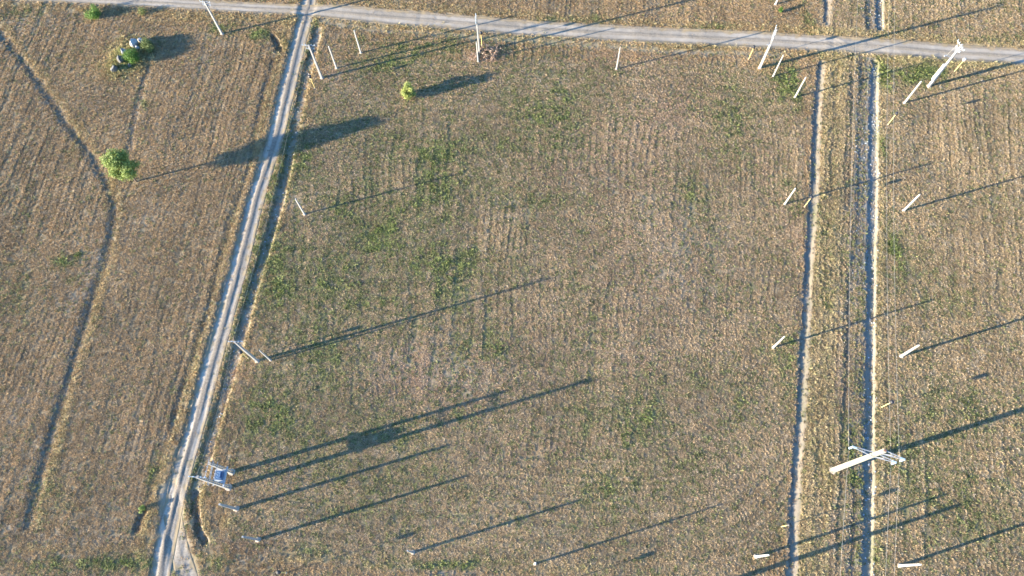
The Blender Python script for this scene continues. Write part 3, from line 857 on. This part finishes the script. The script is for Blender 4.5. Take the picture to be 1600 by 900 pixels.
POSTS = [((526, 107), 'thin white post between the two armed poles beside the road junction', 4.9, .28),
         ((564, 83), 'thin white post beside the faint footpath by the road junction', 4.95, .29),
         ((747, 96), 'short white post standing right beside the taller pole on reddish soil', 4.3, .24),
         ((963, 108), 'lone white post at the middle of the field edge below the gravel road', 4.9, .26),
         ((1208, 119), 'white post in green weeds just beside the bracketed road pole', 4.8, .24),
         ((1242, 152), 'white post in weeds beside the start of the narrow pale banked ditch', 4.7, .27),
         ((1413, 161), 'thick white post beside green weeds near the pole carrying a steel casing', 5.0, .30),
         ((476, 335), 'small white post standing alone near the ditch along the dirt track', 4.4, .29),
         ((1226, 319), 'white post across the narrow ditch bank from a yellow marker, orange grass at foot', 4.45, .27),
         ((1412, 329), 'white post opposite the yellow marker, alone in the field past the stony ditch', 4.5, .30),
         ((1208, 543), 'short white post with yellow grass trail at foot beside narrow ditch', 4.5, .27),
         ((1409, 556), 'bright white post between the high voltage pole and the footless wires, past stony ditch', 4.5, .34),
         ((423, 563), 'small grey post beside the armed pole with two parallel shadows', 4.3, .24),
         ((1406, 884), 'thick bright white post beyond the stony ditch past the high voltage pole', 4.8, .36),
         ((1181, 870), 'white post with a grassy hollow at its foot near the narrow ditch', 4.8, .34),
         ((369, 795), 'blue grey post with a notched top next to the transformer frame', 5.2, .46),
         ((403, 843), 'grey post standing in brown grass past the notched post', 5.1, .40),
         ((645, 863), 'pale grey post seen almost end on beside bare white soil', 4.2, .34),
         ((836, 881), 'post seen straight down, only its small white top shows', 4.6, .26),
         ((1212, 6), 'white post beyond the gravel road above a green shrub', 4.6, .3)]
POSTS[11] = ((1409, 556), 'bright white post in the far field beside the yellow marker with a dark cap', 4.5, .34)
for b_, lab, h_, w_ in POSTS:
    short_post(b_, lab, h_, w_)
# a pole just outside the frame whose long shadow enters it
short_post((1106, 919), 'tall thick post whose shadow crosses both ditches', 6.2, .55)


def insulator(bm, p, h=.22, r=.06):
    x, y, z = p
    prism(bm, [ring(r * .35, z, 8, x, y), ring(r * .4, z + h * .35, 8, x, y), ring(r, z + h * .4, 8, x, y), ring(r * .9, z + h * .6, 8, x, y),
               ring(r * .55, z + h * .65, 8, x, y), ring(r * .8, z + h * .8, 8, x, y), ring(r * .3, z + h, 8, x, y)])


def road_pole(base, h, label, arms, rz, w=.34, extras=()):
    """arms: list of (height, length, offset along arm)"""
    p = G(*base); z = zat(*p)
    t = empty('utility_pole', (p[0], p[1], z), rz)
    bm = bmesh.new()
    prism(bm, [chamfer_ring(w, w * .9, -.4), chamfer_ring(w * .82, w * .74, h * .5), chamfer_ring(w * .55, w * .5, h)])
    obj('shaft', bm, MAT['concrete'], t)
    bm = bmesh.new()
    prism(bm, [chamfer_ring(w * 2.0, w * 1.9, -.25, .5), chamfer_ring(w * 1.8, w * 1.7, .03, .5), chamfer_ring(w * 1.2, w * 1.1, .12, .4)])
    obj('footing', bm, MAT['footing'], t)
    for (ah, L, off) in arms:
        bm = bmesh.new()
        yo = w * .36
        bar(bm, (off - L / 2, yo, ah), (off + L / 2, yo, ah), .085, .085)
        a = obj('crossarm', bm, MAT['angle'], t)
        for s_ in (-1, 1):
            bm = bmesh.new(); bar(bm, (off + s_ * L * .36, yo + .05, ah - .04), (0, yo + .05, ah - .62), .05, .05)
            obj('brace', bm, MAT['angle'], a)
        for k_ in (-.46, -.22, .22, .46):
            bm = bmesh.new(); insulator(bm, (off + k_ * L, yo, ah + .055), .2, .055)
            obj('insulator', bm, MAT['ceramic'], a)
    tag(t, label, 'utility pole')
    return t, p, z


pA, gA, zA = road_pole((347, 53), 7.0, 'white pole beside a green ditch west of the road junction', [(6.75, 1.7, 0), (6.1, 1.3, 0)], -.2)
pB, gB, zB = road_pole((503, 122), 7.4, 'white pole with double crossarm over the dirt track near the junction', [(7.2, 2.0, -.1), (6.5, 1.25, 0)], -.12)
pC, gC, zC = road_pole((749, 81), 7.9, 'tall white pole on reddish soil with a post and marker at its foot', [(7.6, .9, 0), (7.0, .8, 0), (6.4, .6, 0)], 1.45, .32)
pD, gD, zD = road_pole((1187, 106), 8.3, 'tall white pole by the gravel road with a small side bracket', [(8.1, 1.9, 0), (7.2, 1.2, .1)], 1.25, .40)
pE, gE, zE = road_pole((1451, 135), 9.2, 'tall white pole with thick steel casing and lamp bracket by the gravel road', [(9.0, 2.0, 0), (8.2, 1.2, 0)], 1.75, .42)
pF, gF, zF = road_pole((402, 564), 7.9, 'grey pole with one wide crossarm reaching over the ditch beside dirt track', [(7.7, 1.8, 0)], -.05, .36)
# side bracket on the road pole
bm = bmesh.new(); bar(bm, (-.1, .1, 6.0), (-1.0, .35, 6.15), .07); bar(bm, (-.1, .1, 5.5), (-.8, .3, 6.1), .05); bar(bm, (-1.0, .05, 6.15), (-1.0, .65, 6.15), .09)
obj('side_bracket', bm, MAT['angle'], pD)
# casing and lamp bracket on the corner pole
bm = bmesh.new(); prism(bm, [chamfer_ring(.5, .34, 1.7, .2, 0, .24), chamfer_ring(.46, .32, 5.0, .2, 0, .22)])
obj('steel_casing', bm, MAT['white'], pE)
bm = bmesh.new(); tube(bm, [(0, .12, 6.4), (.15, .6, 6.7), (.2, 1.0, 6.9)], .045, 6); box(bm, (.2, 1.15, 6.92), (.2, .42, .12))
obj('lamp_bracket', bm, MAT['angle'], pE)
bm = bmesh.new(); tube(bm, [(.2, 1.0, 6.95), (.15, .9, 8.0), (.1, .7, 9.0)], .015, 5); obj('stay_wire', bm, MAT['wire'], pE)


# markers: yellow tubes with a round cap
def marker(base, label, cap='black', h=2.9):
    p = G(*base); z = zat(*p)
    t = empty('marker_post', (p[0], p[1], z))
    bm = bmesh.new(); prism(bm, [ring(.045, -.15, 10), ring(.045, h - .28, 10)]); obj('tube', bm, MAT['yellow'], t)
    bm = bmesh.new(); prism(bm, [ring(.12, h - .36, 12), ring(.23, h - .30, 12), ring(.24, h - .02, 12), ring(.15, h + .07, 12), ring(.03, h + .10, 12)])
    obj('cap', bm, MAT[cap], t)
    bm = bmesh.new(); prism(bm, [ring(.14, -.08, 10), ring(.12, .05, 10), ring(.07, .09, 10)]); obj('footing', bm, MAT['footing'], t)
    tag(t, label, 'marker post', 'yellow marker posts'); return t


marker((492, 138), 'yellow marker with black cap at the ditch edge near the double armed pole')
marker((753, 71), 'yellow marker with black cap beside the tall pole on reddish soil')
marker((1170, 92), 'yellow marker with black cap between faint path and bracketed road pole')
marker((1491, 112), 'yellow marker with white cap beside the pole with steel casing', 'white')
marker((1387, 195), 'yellow marker with black cap just past the stony ditch below green weeds')
marker((1257, 323), 'yellow marker with black cap at the lip of the narrow pale ditch')
marker((1378, 636), 'yellow marker with black cap under the wires near the high voltage pole')
marker((1221, 823), 'short looking yellow marker beside narrow ditch with orange grass at its foot')
marker((388, 560), 'yellow marker with black cap beside the grey pole reaching over the ditch')
marker((447, 895), 'yellow marker with black cap in the pale grass strip at the field end')
_tip = G(1023, 863); _b = _tip - np.array([math.cos(SH_AZ), math.sin(SH_AZ)]) * 2.9 / math.tan(SUN_EL)
_t = marker((447, 895), 'yellow marker standing in the field end strip away from every pole'); _t.location = (_b[0], _b[1], zat(*_b))


# ------------------------------------------------------------------ high voltage pole and its wires
def hv_pole(p, label, rz):
    z = zat(*p); t = empty('high_voltage_pole', (p[0], p[1], z), rz); h = 13.9
    bm = bmesh.new()
    prism(bm, [chamfer_ring(.56, .42, -.6, .12), chamfer_ring(.48, .37, h * .5, .12), chamfer_ring(.38, .31, h, .12)])
    obj('shaft', bm, MAT['concrete_hv'], t)
    bm = bmesh.new(); prism(bm, [chamfer_ring(1.1, 1.0, -.3, .5), chamfer_ring(1.0, .9, .04, .5), chamfer_ring(.66, .54, .14, .4)]); obj('footing', bm, MAT['footing'], t)
    bm = bmesh.new(); box(bm, (0, 0, h + .02), (.22, .18, .08)); obj('top_plate', bm, MAT['ceramic_brown'], t)
    tips = []
    for ah, sides in ((11.3, (-1, 1)), (13.2, (1,))):
        bm = bmesh.new()
        for s in sides:
            for yy in (-1, 1):
                bar(bm, (s * .05, yy * .25, ah), (s * 1.95, yy * .07, ah + .06), .08, .08)
            bar(bm, (s * 1.0, -.17, ah + .03), (s * 1.0, .17, ah + .03), .05)
            bar(bm, (s * .2, 0, ah - .75), (s * 1.3, 0, ah), .06)
        a = obj('crossarm', bm, MAT['angle'], t)
        for s in sides:
            bm = bmesh.new(); box(bm, (s * 2.12, 0, ah + .05), (.5, .2, .12)); obj('end_plate', bm, MAT['ceramic'], a)
            bm = bmesh.new(); x0 = s * 2.3
            tube(bm, [(x0, 0, ah), (x0, 0, ah - 1.0)], .02, 6)
            for k in range(6):
                zz = ah - .16 - k * .13
                prism(bm, [ring(.03, zz + .05, 10, x0), ring(.12, zz, 10, x0), ring(.10, zz - .03, 10, x0), ring(.03, zz - .04, 10, x0)])
            obj('insulator_string', bm, MAT['ceramic'], a)
            tips.append(Vector((x0, 0, ah - 1.02)))
    tag(t, label, 'power pole')
    m = Matrix.Translation((p[0], p[1], z)) @ Matrix.Rotation(rz, 4, 'Z')
    return [m @ v for v in tips]


hv = G(1301, 735)
ldir = np.array([D_R2[-8][0] - D_R2[5][0], D_R2[-8][1] - D_R2[5][1]]); ldir /= np.linalg.norm(ldir)
if ldir[1] < 0: ldir = -ldir
rz_hv = math.atan2(-ldir[0], ldir[1]) - .16
t0 = hv_pole(hv, 'tall white concrete power pole with steel crossarms beside the stony ditch', rz_hv)
t1 = hv_pole(hv + ldir * 118, 'distant concrete power pole further up the wire line beyond the gravel road', rz_hv)
t2 = hv_pole(hv - ldir * 100, 'concrete power pole further down the wire line past the ditch end', rz_hv)


def wire(name, a, b, sag, rad, label):
    pts = []
    for i in range(41):
        t = i / 40; p = a.lerp(b, t); p.z -= 4 * sag * t * (1 - t); pts.append(p)
    bm = bmesh.new(); tube(bm, pts, rad, 5); o = obj(name, bm, MAT['wire'], None, True)
    tag(o, label, 'wire', 'power line wires'); return o


for k, nm in enumerate(('outer west', 'lower east', 'upper east')):
    wire('power_wire', t0[k], t1[k], 2.6, 0.010, '%s wire from the high voltage pole toward the gravel road' % nm)
    wire('power_wire', t0[k], t2[k], 2.2, 0.010, '%s wire from the high voltage pole away from the gravel road' % nm)

# ------------------------------------------------------------------ transformer frame
pa = G(357, 761.5); pb = G(362, 737.5); mid = (pa + pb) / 2; zt = zat(*mid)
ang = math.atan2(*(pb - pa)[::-1]); span = float(np.linalg.norm(pb - pa))
tr = empty('transformer_stand', (mid[0], mid[1], zt), ang)
hA, hB = 9.2, 7.0
for xo, hh, w in ((-span / 2, hA, .50), (span / 2, hB, .46)):
    bm = bmesh.new()
    # ladder-like concrete pole: two flanges and a web with openings
    for s in (-1, 1):
        prism(bm, [chamfer_ring(.15, w, -.4, .2, xo + s * .15), chamfer_ring(.10, w * .6, hh, .2, xo + s * .10)])
    for k in range(int(hh / .55)):
        zz = .3 + k * .55
        box(bm, (xo, 0, zz), (.34 - .012 * k, .16, .26))
    sh = obj('pole_shaft', bm, MAT['concrete'], tr)
    bm = bmesh.new(); prism(bm, [chamfer_ring(.95, .95, -.3, .5, xo), chamfer_ring(.85, .85, .04, .5, xo), chamfer_ring(.55, .6, .12, .4, xo)]); obj('footing', bm, MAT['footing'], tr)
dz = 3.1
bm = bmesh.new()
for yy in (-.62, .62): box(bm, (0, yy, dz), (span + .5, .14, .16))
for xx in (-.62, -.2, .2, .62): box(bm, (xx, 0, dz + .05), (.16, 1.5, .10))
obj('platform_frame', bm, MAT['deck'], tr)
bm = bmesh.new(); box(bm, (0, 0, dz + .13), (1.6, 1.3, .05)); obj('deck_plate', bm, MAT['deck'], tr)
bm = bmesh.new(); prism(bm, [chamfer_ring(1.0, .72, dz + .16, .15, 0, -.12), chamfer_ring(1.0, .72, dz + .80, .15, 0, -.12), chamfer_ring(1.08, .8, dz + .82, .15, 0, -.12), chamfer_ring(1.08, .8, dz + .87, .15, 0, -.12)])
tank = obj('transformer_tank', bm, MAT['tank'], tr)
for k in range(6):
    bm = bmesh.new(); box(bm, (-.40 + k * .16, .36, dz + .50), (.05, .22, .56)); obj('cooling_fin', bm, MAT['tank'], tank)
for k in range(3):
    bm = bmesh.new(); insulator(bm, (-.3 + k * .3, -.1, dz + .87), .28, .06); obj('bushing', bm, MAT['ceramic'], tank)
bm = bmesh.new(); tube(bm, [(-.35, -.36, dz + .98), (.35, -.36, dz + .98)], .11, 10); obj('oil_drum', bm, MAT['tank'], tank)
for zz, L in ((5.2, span + .9), (6.6, span + 1.0)):
    bm = bmesh.new()
    for yy in (-.24, .24): bar(bm, (-L / 2, yy, zz), (L / 2, yy, zz), .06)
    a = obj('crossarm', bm, MAT['angle'], tr)
    for k in (-.3, 0, .3):
        bm = bmesh.new(); insulator(bm, (k * span, .24, zz + .03), .24, .05); obj('insulator', bm, MAT['ceramic'], a)
        bm = bmesh.new(); insulator(bm, (k * span, -.24, zz - .4), .26, .045); obj('fuse_holder', bm, MAT['white'], a)
bm = bmesh.new(); bar(bm, (-span / 2, -1.0, hA - .25), (-span / 2, 1.0, hA - .25), .1)
a = obj('top_crossarm', bm, MAT['angle'], tr)
for k in (-.9, -.4, .4, .9):
    bm = bmesh.new(); insulator(bm, (-span / 2, k, hA - .2), .3, .08); obj('insulator', bm, MAT['ceramic'], a)
tag(tr, 'transformer with blue tank on white platform between two concrete poles', 'transformer')

# low voltage cables along the dirt track
top_tr = Vector((pa[0] - .1, pa[1], zt + hA - .1)); topF = Vector((gF[0], gF[1], zF + 7.7)); topB = Vector((gB[0], gB[1], zB + 7.2))
nxt = Vector((pa[0] - 8, pa[1] - 45, zt + 8.0))
wire('service_cable', topF + Vector((-.3, .12, .2)), topB + Vector((-.3, .12, .2)), 1.2, .006, 'thin cable between the two armed poles along the dirt track')
wire('service_cable', top_tr + Vector((0, .2, 0)), topF + Vector((-.3, .12, .2)), .9, .006, 'thin cable from the transformer stand to the grey armed pole')


# ------------------------------------------------------------------ trees, bushes
def leaf_cloud(centres, n, size, seed, squash=1.0):
    """leaf-sized faces on and inside uneven lobes; returns mesh"""
    r = np.random.default_rng(seed)
    c = np.array([l[0] for l in centres]); rad = np.array([l[1] for l in centres]); w = rad ** 2; w = w / w.sum()
    pick = r.choice(len(c), n, p=w)
    d = r.standard_normal((n, 3)); d /= np.linalg.norm(d, axis=1)[:, None]
    rr = rad[pick] * (1 - .55 * r.random(n) ** 2.0) * (1 + .22 * r.standard_normal(n))
    p = c[pick] + d * rr[:, None] * np.array([1, 1, squash])
    nrm = d * .7 + r.standard_normal((n, 3)) * .6 + np.array([0, 0, .3]); nrm /= np.linalg.norm(nrm, axis=1)[:, None]
    t = np.cross(nrm, r.standard_normal((n, 3))); t /= np.linalg.norm(t, axis=1)[:, None]; b = np.cross(nrm, t)
    s = size * r.uniform(.6, 1.4, n)[:, None]
    v = np.stack([p - t * s * .5, p + b * s * .32, p + t * s * .6, p - b * s * .32], 1).reshape(-1, 3)
    q = np.arange(n * 4).reshape(n, 4)
    me = bpy.data.meshes.new('crown')
    me.vertices.add(len(v)); me.vertices.foreach_set('co', v.astype(np.float32).ravel())
    me.loops.add(n * 4); me.loops.foreach_set('vertex_index', q.ravel().astype(np.int32))
    me.polygons.add(n); me.polygons.foreach_set('loop_start', np.arange(0, n * 4, 4, dtype=np.int32)); me.polygons.foreach_set('loop_total', np.full(n, 4, dtype=np.int32))
    a = me.attributes.new('leaf', 'FLOAT', 'POINT'); a.data.foreach_set('value', np.repeat(np.clip(.5 + .25 * r.standard_normal(n), 0, 1), 4).astype(np.float32))
    me.update(calc_edges=True); return me


def lobes(cx, cy, z0, z1, rmax, n, seed, shape=1.0):
    r = random.Random(seed); out = []
    for i in range(n):
        f = (i + .5) / n; z = z0 + (z1 - z0) * f
        env = rmax * math.sin(math.pi * (0.14 + .80 * f)) ** .7
        a = i * 2.4 + r.uniform(-.5, .5); d = env * r.uniform(.3, .85)
        out.append(((cx + d * math.cos(a), cy + d * math.sin(a) * shape, z), rmax * r.uniform(.22, .46)))
    return out


def tree(name, base, h, h0, rmax, label, cat, mat, nleaf, size, seed, trunk=.12, nl=14):
    p = G(*base); z = zat(*p); t = empty(name, (p[0], p[1], z))
    L = lobes(0, 0, h0 + rmax * .3, h - rmax * .32, rmax, nl, seed)
    bm = bmesh.new(); r = random.Random(seed)
    tube(bm, [(0, 0, -.2), (.03, .02, h * .2), (-.02, .05, h * .45), (.02, 0, h * .75)], [trunk, trunk * .8, trunk * .55, trunk * .2], 8)
    for c, rd in L[::2]:
        z1 = max(.12, c[2] - rd * 1.5 - .2)
        tube(bm, [(0, .02, min(z1, h * .6)), (c[0] * .5, c[1] * .5, (z1 + c[2]) / 2), (c[0], c[1], c[2])], [trunk * .4, trunk * .3, trunk * .1], 5)
    obj('trunk', bm, MAT['bark'], t, True)
    link('crown', leaf_cloud(L, nleaf, size, seed), MAT[mat], t)
    tag(t, label, cat); return t


tree('field_tree', (214, 284), 7.2, 1.9, 1.95, 'tall light green tree casting a long shadow over the dirt track', 'tree', 'leaf_tree', 11000, .20, 3, .15, 20)
tree('field_bush', (640, 151), 2.7, .15, 1.25, 'round yellow green young tree alone in the middle field', 'tree', 'leaf_bush', 4600, .14, 5, .07, 12)
tree('shrub', (150, 24), 1.3, .0, 1.7, 'dark green shrub beside the road verge above the rock pile', 'shrub', 'leaf_dark', 2600, .13, 9, .04, 9)
tree('shrub', (223, 20), .9, .0, 1.0, 'small olive shrub on the road verge next to a larger green one', 'shrub', 'leaf_olive', 700, .11, 10, .03, 7)
tree('shrub', (222, 795), .95, .0, .5, 'small bright green shrub at the rim of an eroded pit by the track', 'shrub', 'leaf_tree', 800, .10, 12, .03, 7)
tree('shrub', (1219, 18), .9, .0, .5, 'small dark shrub beyond the gravel road near a narrow ditch', 'shrub', 'leaf_dark', 600, .11, 13, .03, 7)
tree('shrub', (209, 95), 1.7, .0, 1.55, 'bright green shrub among the boulders of the rock pile', 'shrub', 'leaf_dark', 3600, .12, 14, .04, 9)
tree('shrub', (233, 75), 1.35, .0, 1.45, 'olive green shrub shaded behind the white boulder', 'shrub', 'leaf_olive', 3200, .13, 15, .04, 9)

MAT['leaf_red'] = leaf_mat('dried_reddish_leaves', (.24, .15, .10), (.46, .33, .24), .1)
for b_, r_, sd_, lab in (((757, 79), 1.3, 31, 'low reddish scrub between the yellow marker and the tall pole foot'),
                         ((773, 82), 1.2, 32, 'low reddish scrub in the pole shadow on reddish soil'),
                         ((741, 90), 1.0, 33, 'low reddish scrub on the open side of the short post on reddish soil'),
                         ((766, 91), 1.1, 34, 'low reddish scrub between the two pole shadows on reddish soil')):
    t_ = tree('dried_scrub', b_, .22, .0, r_, lab, 'scrub', 'leaf_red', 420, .15, sd_, .02, 9)
    t_['group'] = 'dried scrub round the tall pole'

# boulders on the mound
def boulder(px, r, hgt, mat, label, seed):
    p = G(*px); z = zat(*p); rnd = random.Random(seed)
    bm = bmesh.new(); bmesh.ops.create_icosphere(bm, subdivisions=3, radius=1.0)
    planes = [Vector((rnd.uniform(-1, 1), rnd.uniform(-1, 1), rnd.uniform(-.3, 1))).normalized() for _ in range(9)]
    for v in bm.verts:
        for n_ in planes:
            k = v.co.dot(n_) - .62
            if k > 0: v.co -= n_ * k * .92
        v.co *= 1 + .05 * float(gnoise(v.co.x * 2 + seed, v.co.y * 2 + v.co.z * 2, 91))
        v.co.x *= r; v.co.y *= r * .85; v.co.z *= hgt * .62
    o = obj('boulder', bm, MAT[mat]); o.location = (p[0], p[1], z + hgt * .36); o.rotation_euler = (0, 0, rnd.uniform(0, 3))
    tag(o, label, 'boulder', 'boulders in the rock pile')


boulder((212, 73), .82, 1.5, 'rock_pale', 'largest pale boulder with a bright white west face in rock pile', 1)
boulder((197, 86), .58, 1.1, 'rock_shade_blue', 'blue grey boulder between the white boulder and green shrub', 2)
boulder((191, 97), .72, 1.1, 'rock_shade_dark', 'dark boulder beside the green shrub in rock pile', 3)
boulder((181, 110), .74, .9, 'rock_shade_dark', 'brown grey boulder at the grassy end of the rock pile', 4)
boulder((217, 78), .45, .7, 'rock_pale', 'small pale boulder between two shrubs of the rock pile', 5)
boulder((222, 66), .5, .9, 'rock_pale', 'angular pale boulder between the white boulder and olive shrub', 7)
boulder((204, 103), .40, .5, 'rock_shade_dark', 'small low boulder below the green shrub in rock pile', 6)
